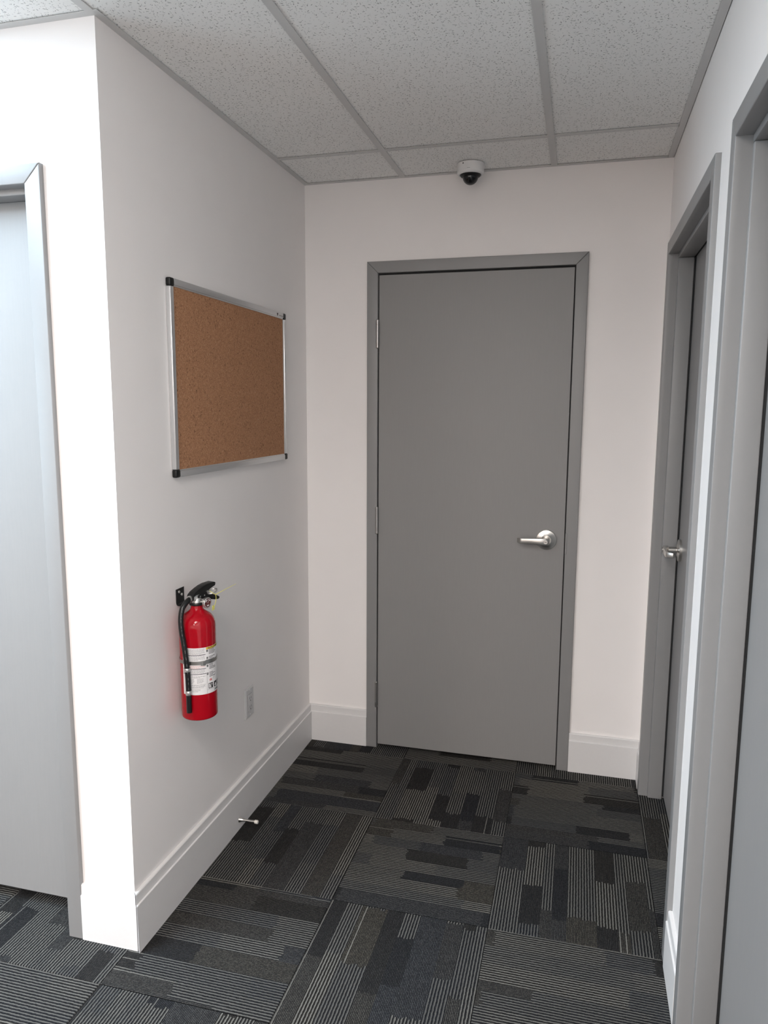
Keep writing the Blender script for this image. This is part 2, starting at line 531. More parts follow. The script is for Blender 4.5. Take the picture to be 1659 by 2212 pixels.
for r in range(7):
    y1, y0 = rows[r], rows[r + 1]
    for c in range(3):
        ceiling_cell(cols_cor[c], cols_cor[c + 1], y0, y1, ('C', c, r))
    if r >= 1:
        yy1 = min(y1, YN)
        if r == 1: y0l = rows[2]
        for c in range(4):
            ceiling_cell(cols_left[c], cols_left[c + 1], y0, yy1, ('L', c, r))
for x in (B1, B1 + MOD): tee(x - 0.012, x + 0.012, YB + 0.022, YF - 0.022)
tee(-0.012, 0.012, YB + 0.022, YN - 0.022)
for x in (-MOD, -2 * MOD, -3 * MOD): tee(x - 0.012, x + 0.012, YB + 0.022, YN - 0.022)
for y in rows[1:-1]:
    for a, b in ((0.022 if y > YN else 0.012, B1 - 0.012), (B1 + 0.012, B1 + MOD - 0.012), (B1 + MOD + 0.012, XR - 0.022)):
        tee(a, b, y - 0.012, y + 0.012)
    if y < YN:
        xs = [XW + 0.022, -3 * MOD, -2 * MOD, -MOD, 0.0]
        for a, b in zip(xs, xs[1:]): tee(a + (0.012 if a > XW + 0.1 else 0), b - 0.012, y - 0.012, y + 0.012)
angle_trim(0.0, 0.022, YN, YF, 'x0')
angle_trim(0.022, XR - 0.022, YF - 0.022, YF, 'y1')
angle_trim(XR - 0.024, XR - 0.002, YB, YF, 'x1')
angle_trim(XW + 0.022, 0.022, YN - 0.022, YN, 'y1')
angle_trim(XW, XW + 0.022, YB, YN, 'x0')
angle_trim(XW + 0.022, XR - 0.022, YB, YB + 0.022, 'y0')

# lay-in light panels (frame + diffuser), the lamps of the place
PLAB = {0: 'flat white ceiling light panel nearest the leftmost grey door'}
for k, (x0, x1, y0, y1, mt) in enumerate(panel_cells):
    root = empty('ceiling_light', ((x0 + x1) / 2, (y0 + y1) / 2, H + 0.0015))
    where = ('near the leftmost grey door' if y0 > 0 and x0 > -0.7 else 'over the hall left of the leftmost grey door' if y0 > 0 else 'in the left hall behind the photographer' if x0 < 0 else 'in the corridor just behind the photographer' if y0 > -2.5 else 'at the far end of the corridor behind the photographer')
    tag(root, 'flat white lay-in ceiling light panel ' + where, 'ceiling light', group='ceiling light panels outside the picture')
    w, d = (x1 - x0) / 2 - 0.003, (y1 - y0) / 2 - 0.003
    bm = NBM()
    f = 0.018
    box(bm, -w, w, -d, -d + f, 0, 0.012); box(bm, -w, w, d - f, d, 0, 0.012)
    box(bm, -w, -w + f, -d + f, d - f, 0, 0.012); box(bm, w - f, w, -d + f, d - f, 0, 0.012)
    obj('panel_frame', bm, 'whiteplastic', root, smooth=False)
    bm = NBM()
    bm.faces.new([bm.verts.new(p) for p in ((-w + f, -d + f, 0.004), (-w + f, d - f, 0.004), (w - f, d - f, 0.004), (w - f, -d + f, 0.004))])
    obj('diffuser', bm, mt, root, smooth=False)

# ------------------------------------------------------------------ baseboards
BBP = [(0, 0), (BBT, 0), (BBT, 0.1390), (BBT - 0.0012, 0.1405), (BBT - 0.0042, 0.1415), (BBT - 0.0045, 0.1430), (BBT - 0.0052, 0.1695), (BBT - 0.0068, 0.1720), (BBT - 0.0090, BBH), (0, BBH)]
def baseboard(name, p0, p1, out, label, splay=0.0):
    """straight run from p0 to p1 (floor, along the wall face); out = unit normal away from the wall"""
    bm = NBM()
    A, B = [], []
    for k, (d, z) in enumerate(BBP):
        sp = splay * max(0.0, 1 - z / 0.15) if d > 0 else 0
        # mitred ends: m0/m1 lengthen (+) or shorten (-) with the projection d
        t = (Vector((p1[0] - p0[0], p1[1] - p0[1], 0))).normalized()
        a = Vector((p0[0], p0[1], z)) + Vector((out[0], out[1], 0)) * (d + sp) - t * (p0[2] * (d + sp))
        b = Vector((p1[0], p1[1], z)) + Vector((out[0], out[1], 0)) * d + t * (p1[2] * d)
        A.append(bm.verts.new(a)); B.append(bm.verts.new(b))
    n = len(A)
    for i in range(n):
        bm.faces.new((A[i], A[(i + 1) % n], B[(i + 1) % n], B[i]))
    bm.faces.new(A); bm.faces.new(list(reversed(B)))
    return tag(obj(name, bm, 'base', smooth=True, angle=25), label, 'baseboard', 'structure')
baseboard('baseboard_left', (0.0, YN, 1), (0.0, YF, -1), (1, 0), 'long white stepped baseboard under the fire extinguisher', splay=0.0060)
baseboard('baseboard_corner', (D2X1, YN, 0), (-0.0030, YN, 1), (0, -1), 'short bright white baseboard beside the leftmost grey door')
baseboard('baseboard_far_left', (0.0, YF, -1), (D1X0, YF, 0), (0, -1), 'white baseboard piece left of the end door')
baseboard('baseboard_far_right', (D1X1, YF, 0), (XR, YF, -1), (0, -1), 'white baseboard piece right of the end door')
baseboard('baseboard_right_end', (XR, YF, -1), (XR, D3Y1, 0), (-1, 0), 'tiny white baseboard return in the far right corner')
baseboard('baseboard_right', (XR, D3Y0, 0), (XR, D4Y1, 0), (-1, 0), 'short white baseboard between the two doors on the right')
baseboard('baseboard_right_near', (XR, D4Y0, 0), (XR, YB, 0), (-1, 0), 'white baseboard behind the nearest right door')

# ================================================================== DOORS
def lever_set(parent, x, y, z, s, keyed=True):
    """lever handle on a door face at (x,y,z) in door space, facing -y; s=+1/-1: lever points to +x / -x"""
    root = empty('lever_handle', (x, y, z), parent=parent)
    R90 = Matrix.Rotation(math.radians(90), 4, 'X')    # lathe axis z -> -y
    bm = NBM()
    lathe(bm, [(0.0415, 0.0), (0.0415, 0.008), (0.0405, 0.0095), (0.022, 0.0135), (0.020, 0.015), (0.0, 0.015)], 48, R90)
    obj('rose', bm, 'nickel', root, angle=25)
    bm = NBM()
    lathe(bm, [(0.0125, 0.010), (0.0125, 0.046), (0.0, 0.046)], 28, R90)
    obj('spindle', bm, 'nickel', root)
    # lever: plan profile (x,y) extruded in z with taper
    bm = NBM()
    plan = [(-0.0145, -0.042, 0.0135), (-0.0145, -0.058, 0.0135), (0.0, -0.064, 0.0145), (0.030, -0.064, 0.0125), (0.094, -0.064, 0.0105), (0.104, -0.061, 0.0100), (0.118, -0.040, 0.0090), (0.114, -0.036, 0.0090), (0.099, -0.053, 0.0098), (0.090, -0.055, 0.0105), (0.020, -0.054, 0.0125), (0.010, -0.042, 0.0135)]
    T = [bm.verts.new((s * px, py, h)) for px, py, h in plan]
    Bt = [bm.verts.new((s * px, py, -h)) for px, py, h in plan]
    n = len(plan)
    bm.faces.new(T); bm.faces.new(list(reversed(Bt)))
    for i in range(n): bm.faces.new((T[i], T[(i + 1) % n], Bt[(i + 1) % n], Bt[i]))
    bmesh.ops.recalc_face_normals(bm, faces=bm.faces[:])
    es = [e for e in bm.edges if len(e.link_faces) == 2 and e.calc_face_angle(0) > 0.6]
    bmesh.ops.bevel(bm, geom=es, offset=0.002, segments=2, profile=0.5, affect='EDGES', clamp_overlap=True)
    obj('lever', bm, 'nickel', root, angle=30)
    if keyed:
        mt = Matrix.Translation((0, -0.064, 0)) @ R90
        bm = NBM(); lathe(bm, [(0.0098, -0.002), (0.0098, 0.0018), (0.0085, 0.0024), (0.0085, 0.0012), (0.0, 0.0012)], 28, mt)
        obj('key_cylinder', bm, 'hinge', root, angle=25)
        bm = NBM(); lathe(bm, [(0.0075, 0.001), (0.0075, 0.0016), (0.0, 0.0016)], 24, mt)
        obj('key_plug', bm, 'nickel', root)
        bm = NBM(); box(bm, -0.0045, 0.0045, -0.0664, -0.0655, -0.0008, 0.0008)
        obj('keyway', bm, 'slot', root)
    return root

def hinge(parent, x, y, z):
    bm = NBM()
    r = 0.0068
    prof = [(0.0, -0.061), (0.0045, -0.0605), (r, -0.057)]
    for k, (a, b) in enumerate(((-0.057, -0.0455), (-0.0445, -0.0385), (-0.0375, 0.0375), (0.0385, 0.0445), (0.0455, 0.057))):
        prof += [(r - 0.0012, a - 0.0003), (r, a), (r, b), (r - 0.0012, b + 0.0003)]
    prof += [(0.0045, 0.0605), (0.0, 0.061)]
    lathe(bm, prof, 20)
    o = obj('hinge', bm, 'hinge', parent, loc=(x, y, z), angle=30)
    bm = NBM(); box(bm, 0.0, 0.0045, 0.001, 0.012, -0.056, 0.056)
    obj('hinge_leaf', bm, 'gap', o)
    return o

def door(name, origin, rotz, W, label, mode, leaf_gap=0.014, lever=None):
    root = empty(name, origin, (0, 0, rotz))
    tag(root, label, 'door', 'structure')
    w, p, T = CASW, CASP, DTOP
    depth = 0.125
    stop0, stop1, sp = (0.020, 0.0745, 0.016) if mode == 'recess' else (0.045, 0.10, 0.016)
    def side(s):
        X = (lambda v: v) if s < 0 else (lambda v: W - v)
        bm = NBM()
        g = 0.0002
        casing(bm, [(X(0), 0), (X(w), 0), (X(w), T - w - g), (X(0), T - g)], -p, 0.0, 0.003)
        a, b = sorted((X(w - 0.018), X(w)))
        box(bm, a, b, 0.0, depth, 0, T - w)
        a, b = sorted((X(w - 0.002), X(w + sp)))
        box(bm, a, b, stop0, stop1, 0, T - w - sp, 0.004, 3)
        return obj('jamb', bm, 'frame', root, angle=25)
    side(-1); side(1)
    bm = NBM()
    g = 0.0002
    casing(bm, [(0 + g, T), (W - g, T), (W - w - g, T - w), (w + g, T - w)], -p - 0.0004, 0.0, 0.003)
    box(bm, w, W - w, 0.0, depth, T - w, T - w + 0.018)
    box(bm, w, W - w, stop0, stop1, T - w - sp, T - w + 0.002, 0.003, 2)
    obj('header', bm, 'frame', root, angle=25)
    gap = 0.0042
    y0 = -0.009 if mode == 'flush' else 0.0805
    bm = NBM()
    top = T - w - (0.0085 if mode == 'flush' else 0.004)
    box(bm, w + gap, W - w - gap, y0, y0 + 0.0445, leaf_gap, top, 0.0012, 1)
    leaf = obj('door_leaf', bm, 'leaf', root, angle=25)
    # black strips painting the deep shade in the joint between frame and leaf
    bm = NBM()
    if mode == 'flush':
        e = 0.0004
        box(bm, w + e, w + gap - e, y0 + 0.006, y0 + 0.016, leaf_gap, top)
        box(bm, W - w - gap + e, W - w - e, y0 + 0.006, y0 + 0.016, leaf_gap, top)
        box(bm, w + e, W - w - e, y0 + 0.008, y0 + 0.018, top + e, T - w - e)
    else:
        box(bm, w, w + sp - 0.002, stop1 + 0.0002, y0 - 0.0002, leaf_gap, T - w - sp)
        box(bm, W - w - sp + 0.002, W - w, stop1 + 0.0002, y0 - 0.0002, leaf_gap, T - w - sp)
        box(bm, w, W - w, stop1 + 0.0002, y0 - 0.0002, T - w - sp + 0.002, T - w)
    obj('gap_shade', bm, 'gap', root, smooth=False)
    # black sheet added behind the leaf as the darkness of the unlit room
    bm = NBM(); box(bm, -0.02 + w, W - w + 0.02, depth + 0.004, depth + 0.012, 0.0, T - w + 0.018)
    obj('unlit_backing', bm, 'gap', root, smooth=False)
    if lever:
        lx, lz, s = lever
        lever_set(root, lx, y0, lz, s, keyed=True)
    return root, y0

W1 = D1X1 - D1X0
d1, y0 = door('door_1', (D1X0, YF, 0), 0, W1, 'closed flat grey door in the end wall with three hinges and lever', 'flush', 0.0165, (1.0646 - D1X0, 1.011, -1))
for z in (1.8655, 1.0615, 0.259): hinge(d1, CASW + 0.0005, -CASP - 0.0045, z)
bm = NBM(); box(bm, W1 - CASW - 0.0005, W1 - CASW + 0.0065, -CASP - 0.0015, -CASP + 0.004, 0.955, 1.043, 0.001, 1)
obj('strike_plate', bm, 'frame', d1)
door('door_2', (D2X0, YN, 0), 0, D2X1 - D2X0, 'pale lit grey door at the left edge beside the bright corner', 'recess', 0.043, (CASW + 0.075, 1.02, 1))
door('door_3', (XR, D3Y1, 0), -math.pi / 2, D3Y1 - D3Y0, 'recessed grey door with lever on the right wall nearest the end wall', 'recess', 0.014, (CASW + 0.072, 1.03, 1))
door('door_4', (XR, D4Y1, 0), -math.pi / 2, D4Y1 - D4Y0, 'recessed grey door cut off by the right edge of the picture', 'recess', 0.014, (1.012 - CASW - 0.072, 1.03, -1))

# ================================================================== CORK BOARD
Y0, Y1, ZB0, ZB1 = 1.7960, 2.6720, 1.3420, 1.9265
cb = empty('cork_board', (0.0, (Y0 + Y1) / 2, ZB0))
tag(cb, 'brown cork notice board in a silver frame with black corners', 'notice board')
hw, hh = (Y1 - Y0) / 2, ZB1 - ZB0
bm = NBM(); box(bm, 0.0008, 0.0105, -hw + 0.012, hw - 0.012, 0.012, hh - 0.012)
obj('cork_panel', bm, 'cork', cb, smooth=False)
FW = 0.023
def rail(y0, y1, z0, z1, inner):
    bm = NBM()
    lip = 0.004
    if inner == 'y+': box(bm, 0.0005, 0.0165, y0, y1 - lip, z0, z1, 0.0022, 2); box(bm, 0.0005, 0.0135, y1 - lip - 0.001, y1, z0, z1, 0.0008, 1)
    if inner == 'y-': box(bm, 0.0005, 0.0165, y0 + lip, y1, z0, z1, 0.0022, 2); box(bm, 0.0005, 0.0135, y0, y0 + lip + 0.001, z0, z1, 0.0008, 1)
    if inner == 'z+': box(bm, 0.0005, 0.0165, y0, y1, z0, z1 - lip, 0.0022, 2); box(bm, 0.0005, 0.0135, y0, y1, z1 - lip - 0.001, z1, 0.0008, 1)
    if inner == 'z-': box(bm, 0.0005, 0.0165, y0, y1, z0 + lip, z1, 0.0022, 2); box(bm, 0.0005, 0.0135, y0, y1, z0, z0 + lip + 0.001, 0.0008, 1)
    return obj('frame_rail', bm, 'alu', cb, angle=25)
CAP = 0.024
rail(-hw, -hw + FW, CAP, hh - CAP, 'y+')
rail(hw - FW, hw, CAP, hh - CAP, 'y-')
rail(-hw + CAP, hw - CAP, 0, FW, 'z+')
top_rail = rail(-hw + CAP, hw - CAP, hh - FW, hh, 'z-')
for sy in (-1, 1):
    for sz in (0, 1):
        bm = NBM()
        ys = sorted((sy * (hw + 0.0006), sy * (hw - CAP)))
        zs = (hh - CAP, hh + 0.0006) if sz else (-0.0006, CAP)
        box(bm, 0.0004, 0.0175, ys[0], ys[1], zs[0], zs[1], 0.005, 3)
        obj('corner_cap', bm, 'black', cb, angle=30)
# tiny maker's mark near the right end of the top rail
bm = NBM(); prism(bm, [(hw - 0.092, hh - 0.006), (hw - 0.078, hh - 0.006), (hw - 0.083, hh - 0.017), (hw - 0.087, hh - 0.017)], 'x', 0.0164, 0.0167)
obj('printed_mark', bm, 'ink', top_rail)
bm = NBM()
for k in range(5): box(bm, 0.0164, 0.0167, hw - 0.070 + k * 0.0085, hw - 0.0635 + k * 0.0085, hh - 0.0155, hh - 0.0115)
obj('printed_mark', bm, 'greyink', top_rail)

# ================================================================== OUTLET
oc = empty('wall_outlet', (0.0, 2.288, 0.4385))
tag(oc, 'white rectangular duplex outlet low on the wall beside the fire extinguisher', 'outlet')
bm = NBM()
bw, bh = 0.0365, 0.0585
vs0 = [bm.verts.new((0.0005, y, z)) for y, z in ((-bw, -bh), (bw, -bh), (bw, bh), (-bw, bh))]
vs1 = [bm.verts.new((0.0025, y, z)) for y, z in ((-bw, -bh), (bw, -bh), (bw, bh), (-bw, bh))]
i_ = 0.0065
vs2 = [bm.verts.new((0.0062, y, z)) for y, z in ((-bw + i_, -bh + i_), (bw - i_, -bh + i_), (bw - i_, bh - i_), (-bw + i_, bh - i_))]
bm.faces.new(vs0); bm.faces.new(vs2)
for a, b in ((vs0, vs1), (vs1, vs2)):
    for k in range(4): bm.faces.new((a[k], a[(k + 1) % 4], b[(k + 1) % 4], b[k]))
obj('cover_plate', bm, 'plate', oc, angle=20)
bm = NBM(); box(bm, 0.0058, 0.0065, -0.0172, 0.0172, -0.0340, 0.0340)
obj('seam', bm, 'slot', oc, smooth=False)
bm = NBM(); box(bm, 0.0055, 0.0082, -0.0164, 0.0164, -0.0332, 0.0332, 0.0009, 2)
rec = obj('receptacle', bm, 'plate', oc, angle=25)
for zc in (0.0175, -0.0160):
    for yy, hz in ((-0.0062, 0.0048), (0.0062, 0.0042)):
        bm = NBM(); box(bm, 0.0078, 0.0084, yy - 0.0010, yy + 0.0010, zc - hz, zc + hz)
        obj('slot', bm, 'slot', rec, smooth=False)
    bm = NBM()
    lathe(bm, [(0.0026, 0.0078), (0.0026, 0.0084), (0, 0.0084)], 16, Matrix.Translation((0, 0, zc - 0.0105)) @ Matrix.Rotation(math.radians(90), 4, 'Y'))
    obj('ground_hole', bm, 'slot', rec)
for zc in (0.048, -0.048):
    bm = NBM()
    lathe(bm, [(0.0030, 0.0060), (0.0026, 0.0070), (0, 0.0072)], 16, Matrix.Translation((0, 0, zc)) @ Matrix.Rotation(math.radians(90), 4, 'Y'))
    obj('screw', bm, 'whiteplastic', oc)

# ================================================================== DOOR STOP
ds = empty('door_stop', (BBT, 2.151, 0.038))
tag(ds, 'slim metal door stop with white tip sticking out of the baseboard', 'door stop')
RY = Matrix.Rotation(math.radians(90), 4, 'Y')
bm = NBM()
lathe(bm, [(0.0125, 0.0), (0.0125, 0.0016), (0.0105, 0.0045), (0.0078, 0.0095), (0.0058, 0.0165), (0.0048, 0.022), (0.0045, 0.066), (0.0, 0.066)], 28, RY)
obj('rod', bm, 'nickel', ds, angle=50)
bm = NBM()
lathe(bm, [(0.0050, 0.063), (0.0066, 0.0645), (0.0069, 0.0665), (0.0069, 0.0745), (0.0060, 0.0768), (0.0, 0.0772)], 28, RY)
obj('rubber_tip', bm, 'tip', ds, angle=50)

# ================================================================== DOME CAMERA
dc = empty('security_camera', (0.7285, 2.838, H))
tag(dc, 'white dome security camera with black bubble on the ceiling', 'security camera')
def dl(prof): return [(r, -z) for r, z in prof]
bm = NBM()
lathe(bm, dl([(0.0525, 0.0), (0.0525, 0.030), (0.0518, 0.034), (0.0490, 0.0385), (0.0440, 0.0405), (0.0425, 0.0405), (0.0415, 0.0385), (0.0405, 0.036), (0.0, 0.036)]), 64)
obj('housing', bm, 'whiteplastic', dc, angle=50)
bm = NBM()
lathe(bm, dl([(0.0412, 0.0360), (0.0412, 0.0400), (0.0370, 0.0455), (0.0325, 0.0475), (0.0, 0.0475)]), 56)
obj('shroud', bm, 'black', dc, angle=50)
bm = NBM()
pr = [(0.0308, 0.0445)] + [(0.0308 * math.cos(a), 0.0455 + 0.0308 * math.sin(a)) for a in [math.radians(8 * k) for k in range(0, 12)] if a < 1.55] + [(0.0, 0.0763)]
lathe(bm, dl(pr), 48)
obj('dome', bm, 'blackgloss', dc, angle=60)
a0 = math.radians(-115)
bm = NBM()
lathe(bm, [(0.0024, 0.0), (0.0024, 0.0012), (0, 0.0012)], 14, Matrix.Rotation(a0, 4, 'Z') @ Matrix.Translation((0.0520, 0, -0.0075)) @ RY)
obj('screw_hole', bm, 'gap', dc)
bm = NBM(); box(bm, -0.006, 0.006, -0.0004, 0.0004, -0.0006, 0.0006)
obj('seam_mark', bm, 'greyink', dc, loc=(0.0525 * math.cos(math.radians(-90)), 0.0525 * math.sin(math.radians(-90)), -0.027))

# ================================================================== FIRE EXTINGUISHER
EXT = (0.0675, 1.80, 0.600)
ER = 0.0553
fe = empty('fire_extinguisher', EXT, (0, 0, math.radians(-15)))
tag(fe, 'red fire extinguisher with black hose and white label hung on the left wall', 'fire extinguisher')
def arc(cx, cz, rx, rz, t0, t1, n):
    return [(cx + rx * math.cos(math.radians(t0 + (t1 - t0) * k / n)), cz + rz * math.sin(math.radians(t0 + (t1 - t0) * k / n))) for k in range(n + 1)]
prof = [(0.0, 0.004), (0.040, 0.004), (0.046, 0.0)] + arc(ER - 0.008, 0.008, 0.008, 0.008, -80, 0, 6)
prof += arc(ER - 0.034, 0.288, 0.034, 0.044, 0, 62, 12)
prof += [(0.0305, 0.3315), (0.0245, 0.3355), (0.0200, 0.3405), (0.0182, 0.3460), (0.0180, 0.3560), (0.0, 0.3560)]
bm = NBM(); lathe(bm, prof, 72)
body = obj('cylinder', bm, 'red', fe, angle=60)
bm = NBM(); lathe(bm, [(0.0215, 0.3540), (0.0222, 0.3555), (0.0222, 0.3590), (0.0205, 0.3612), (0.0, 0.3612)], 36)
obj('neck_ring', bm, 'black', fe, angle=40)
# valve body
bm = NBM()
lathe(bm, [(0.0155, 0.3605), (0.0155, 0.372), (0.0130, 0.376), (0.0, 0.376)], 28)
box(bm, -0.0105, 0.0105, -0.0195, 0.0195, 0.368, 0.3915, 0.003, 2)
obj('valve', bm, 'valve', fe, angle=35)
RX = Matrix.Rotation(math.radians(90), 4, 'X')
bm = NBM(); lathe(bm, [(0.0085, 0.012), (0.0085, 0.022), (0.0100, 0.0225), (0.0100, 0.0315), (0.0, 0.0315)], 20, Matrix.Translation((0, 0, 0.377)) @ RX)
obj('hose_fitting', bm, 'valve', fe, angle=35)
# carry handle (lower) and squeeze lever (upper): side profiles in (y,z), extruded in x
bm = NBM()
prism(bm, [(-0.006, 0.384), (-0.006, 0.3715), (0.018, 0.3690), (0.036, 0.3670), (0.052, 0.3600), (0.072, 0.3545), (0.086, 0.3535), (0.090, 0.3570), (0.089, 0.3620), (0.074, 0.3690), (0.058, 0.3760), (0.044, 0.3840), (0.030, 0.3885), (0.010, 0.3885)], 'x', -0.0125, 0.0125, 0.0025, 2)
obj('carry_handle', bm, 'black', fe, angle=35)
bm = NBM()
prism(bm, [(-0.0265, 0.3720), (-0.0285, 0.3810), (-0.0255, 0.3890), (-0.0150, 0.3965), (0.0030, 0.4040), (0.0200, 0.4095), (0.0380, 0.4125), (0.0660, 0.4130), (0.0715, 0.4110), (0.0715, 0.4050), (0.0690, 0.4010), (0.0560, 0.3975), (0.0450, 0.3935), (0.0340, 0.3895), (0.0250, 0.3875), (0.0100, 0.3865), (-0.0120, 0.3865), (-0.0220, 0.3830), (-0.0245, 0.3720)], 'x', -0.0125, 0.0125, 0.003, 2)
obj('squeeze_lever', bm, 'black', fe, angle=35)
for yy in (0.004, 0.022):
    bm = NBM(); lathe(bm, [(0.0024, 0.0), (0.0020, 0.0012), (0, 0.0015)], 14, Matrix.Translation((0.0122, yy, 0.3795)) @ RY)
    obj('rivet', bm, 'valve', fe)
# pull pin with ring
bm = NBM()
tube(bm, [(-0.018, 0.034, 0.3905), (0.016, 0.034, 0.3905)], 0.0022, 10)
cxp, cyp, czp = 0.022, 0.046, 0.3900
ring = [(cxp + 0.0135 * math.cos(t), cyp + 0.0165 * math.sin(t), czp + 0.004 * math.sin(t) + 0.0005 * math.sin(2 * t)) for t in [2 * math.pi * k / 36 for k in range(36)]]
tube(bm, ring, 0.0013, 8, closed=True)
ring = [(cxp + 0.0135 * math.cos(t), cyp + 0.0165 * math.sin(t), czp - 0.0026 + 0.004 * math.sin(t)) for t in [2 * math.pi * k / 36 for k in range(36)]]
tube(bm, ring, 0.0013, 8, closed=True)
obj('pull_pin', bm, 'valve', fe, angle=50)
# gauge facing the front
gm = Matrix.Translation((0.0, 0.0130, 0.3605)) @ RY
bm = NBM(); lathe(bm, [(0.0055, 0.010), (0.0055, 0.026), (0.0, 0.026)], 18, gm)
lathe(bm, [(0.0110, 0.0235), (0.0160, 0.0250), (0.0165, 0.0280), (0.0165, 0.0335), (0.0155, 0.0345), (0.0135, 0.0345), (0.0130, 0.0330), (0.0, 0.0330)], 36, gm)
ga = obj('pressure_gauge', bm, 'valve', fe, angle=35)
bm = NBM(); lathe(bm, [(0.0131, 0.0329), (0.0131, 0.0336), (0.0, 0.0339)], 30, gm)
obj('gauge_face', bm, 'gaugered', ga)
bm = NBM()
for t0, t1 in ((25, 75), (105, 160)):
    pts = [(0.0340, 0.0130 + 0.0098 * math.cos(math.radians(t0 + (t1 - t0) * k / 6)), 0.3605 + 0.0098 * math.sin(math.radians(t0 + (t1 - t0) * k / 6))) for k in range(7)]
    tube(bm, pts, 0.0011, 6)
prism(bm, [(0.0122, 0.3600), (0.0138, 0.3604), (0.0160, 0.3675)], 'x', 0.0337, 0.0342)
prism(bm, [(0.0080, 0.3540), (0.0180, 0.3540), (0.0158, 0.3505), (0.0102, 0.3505)], 'x', 0.0337, 0.0341)
obj('gauge_print', bm, 'label', ga)
# hose: leaves the valve sideways, bows out and comes down along the cylinder
hp = [(0.0, -0.024, 0.377), (0.0, -0.034, 0.3745), (0.0, -0.0485, 0.3655), (-0.001, -0.0610, 0.3500), (0.000, -0.0680, 0.3190), (0.004, -0.0690, 0.2790), (0.009, -0.0670, 0.2440), (0.014, -0.0650, 0.1920), (0.0165, -0.0635, 0.1480), (0.0175, -0.0632, 0.1030), (0.0180, -0.0632, 0.0330)]
bm = NBM(); tube(bm, catmull(hp, 8), 0.0081, 18)
hose = obj('hose', bm, 'rubber', fe, angle=60)
# pale print running along the hose
random.seed(3)
hc = catmull(hp, 24)
bm = NBM()
camdir = (Matrix.Rotation(math.radians(15), 4, 'Z') @ (CAM_POS - Vector(EXT))).normalized()
k = 70
while k < 215:
    L = random.randint(1, 4)
    a, b = hc[k], hc[min(k + L, len(hc) - 1)]
    t = (b - a).normalized()
    out = Vector((0.75, -0.66, 0.0)); out = (out - t * out.dot(t)).normalized()
    sd = t.cross(out)
    w_ = random.uniform(0.0002, 0.0005)
    q_ = [a + out * 0.0082 + sd * w_, b + out * 0.0082 + sd * w_, b + out * 0.0082 - sd * w_, a + out * 0.0082 - sd * w_]
    bm.faces.new([bm.verts.new(v) for v in q_])
    k += L + random.randint(2, 7)
pr_ = obj('hose_print', bm, 'greyink', hose, smooth=False)
# silver ferrules on the hose
for zc, hh_ in ((0.168, 0.0055), (0.0955, 0.0068)):
    c = min(hc, key=lambda v: abs(v.z - zc))
    bm = NBM(); lathe(bm, [(0.0088, -hh_), (0.0094, -hh_ + 0.001), (0.0094, hh_ - 0.001), (0.0088, hh_), (0.0, hh_)], 24, Matrix.Translation((c.x, c.y, zc)))
    obj('hose_band', bm, 'valve', hose, angle=35)

# --- label wrapped on the cylinder
def patch(bm, a0, a1, z0, z1, r, seg=None):
    seg = seg or max(1, int(abs(a1 - a0) / 4))
    prev = None
    for i in range(seg + 1):
        a = math.radians(a0 + (a1 - a0) * i / seg)
        cur = (bm.verts.new((r * math.cos(a), r * math.sin(a), z0)), bm.verts.new((r * math.cos(a), r * math.sin(a), z1)))
        if prev: bm.faces.new((prev[0], cur[0], cur[1], prev[1]))
        prev = cur
def shell(bm, a0, a1, z0, z1, r0, r1, seg=None):
    seg = seg or max(1, int(abs(a1 - a0) / 4))
    R = []
    for i in range(seg + 1):
        a = math.radians(a0 + (a1 - a0) * i / seg)
        c, s = math.cos(a), math.sin(a)
        R.append([bm.verts.new((r * c, r * s, z)) for r, z in ((r0, z0), (r1, z0), (r1, z1), (r0, z1))])
    for A, B in zip(R, R[1:]):
        for k in range(4): bm.faces.new((A[k], A[(k + 1) % 4], B[(k + 1) % 4], B[k]))
    bm.faces.new(R[0]); bm.faces.new(list(reversed(R[-1])))
LZ0, LZ1 = 0.0845, 0.2320
bm = NBM(); shell(bm, -101, 82, LZ0, LZ1, ER - 0.0002, ER + 0.00025)
lab = obj('label', bm, 'label', body)
r1 = ER + 0.0004
random.seed(11)
bm = NBM(); shell(bm, -21, 60, LZ1 - 0.0075, LZ1 - 0.0005, ER, r1)
obj('yellow_banner', bm, 'yellow', lab)
ink, grey, pink, redi = NBM(), NBM(), NBM(), NBM()
def para(bmx, a0, a1, ztop, n, lh, th):
    for k in range(n):
        z = ztop - k * lh
        aa = a0
        end = a1 - (random.uniform(0, (a1 - a0) * 0.45) if k == n - 1 else random.uniform(0, 2))
        while aa < end:
            wd = random.uniform(2.5, 7)
            patch(bmx, aa, min(end, aa + wd), z - th, z, r1, 2)
            aa += wd + random.uniform(0.7, 1.2)
# left panel (-99 .. -22)
patch(ink, -99, -23, 0.2090, 0.2108, r1)
patch(ink, -99, -23, 0.1655, 0.1672, r1)
patch(ink, -99, -21, 0.1490, 0.1507, r1)
para(grey, -97, -25, 0.2285, 6, 0.0030, 0.0011)
para(grey, -97, -25, 0.2070, 5, 0.0032, 0.0012)
para(pink, -97, -25, 0.1770, 3, 0.0034, 0.0020)
para(grey, -97, -25, 0.1635, 4, 0.0032, 0.0012)
para(ink, -75, -58, 0.1465, 1, 0.003, 0.0012)
para(grey, -75, -25, 0.1430, 2, 0.0032, 0.0014)
para(grey, -75, -60, 0.1350, 5, 0.0032, 0.0012)
para(grey, -52, -30, 0.1355, 5, 0.0032, 0.0012)
para(grey, -75, -25, 0.1170, 4, 0.0032, 0.0012)
para(grey, -75, -40, 0.1025, 3, 0.0034, 0.0012)
patch(ink, -20.6, -20.0, LZ0 + 0.001, 0.147, r1, 1)
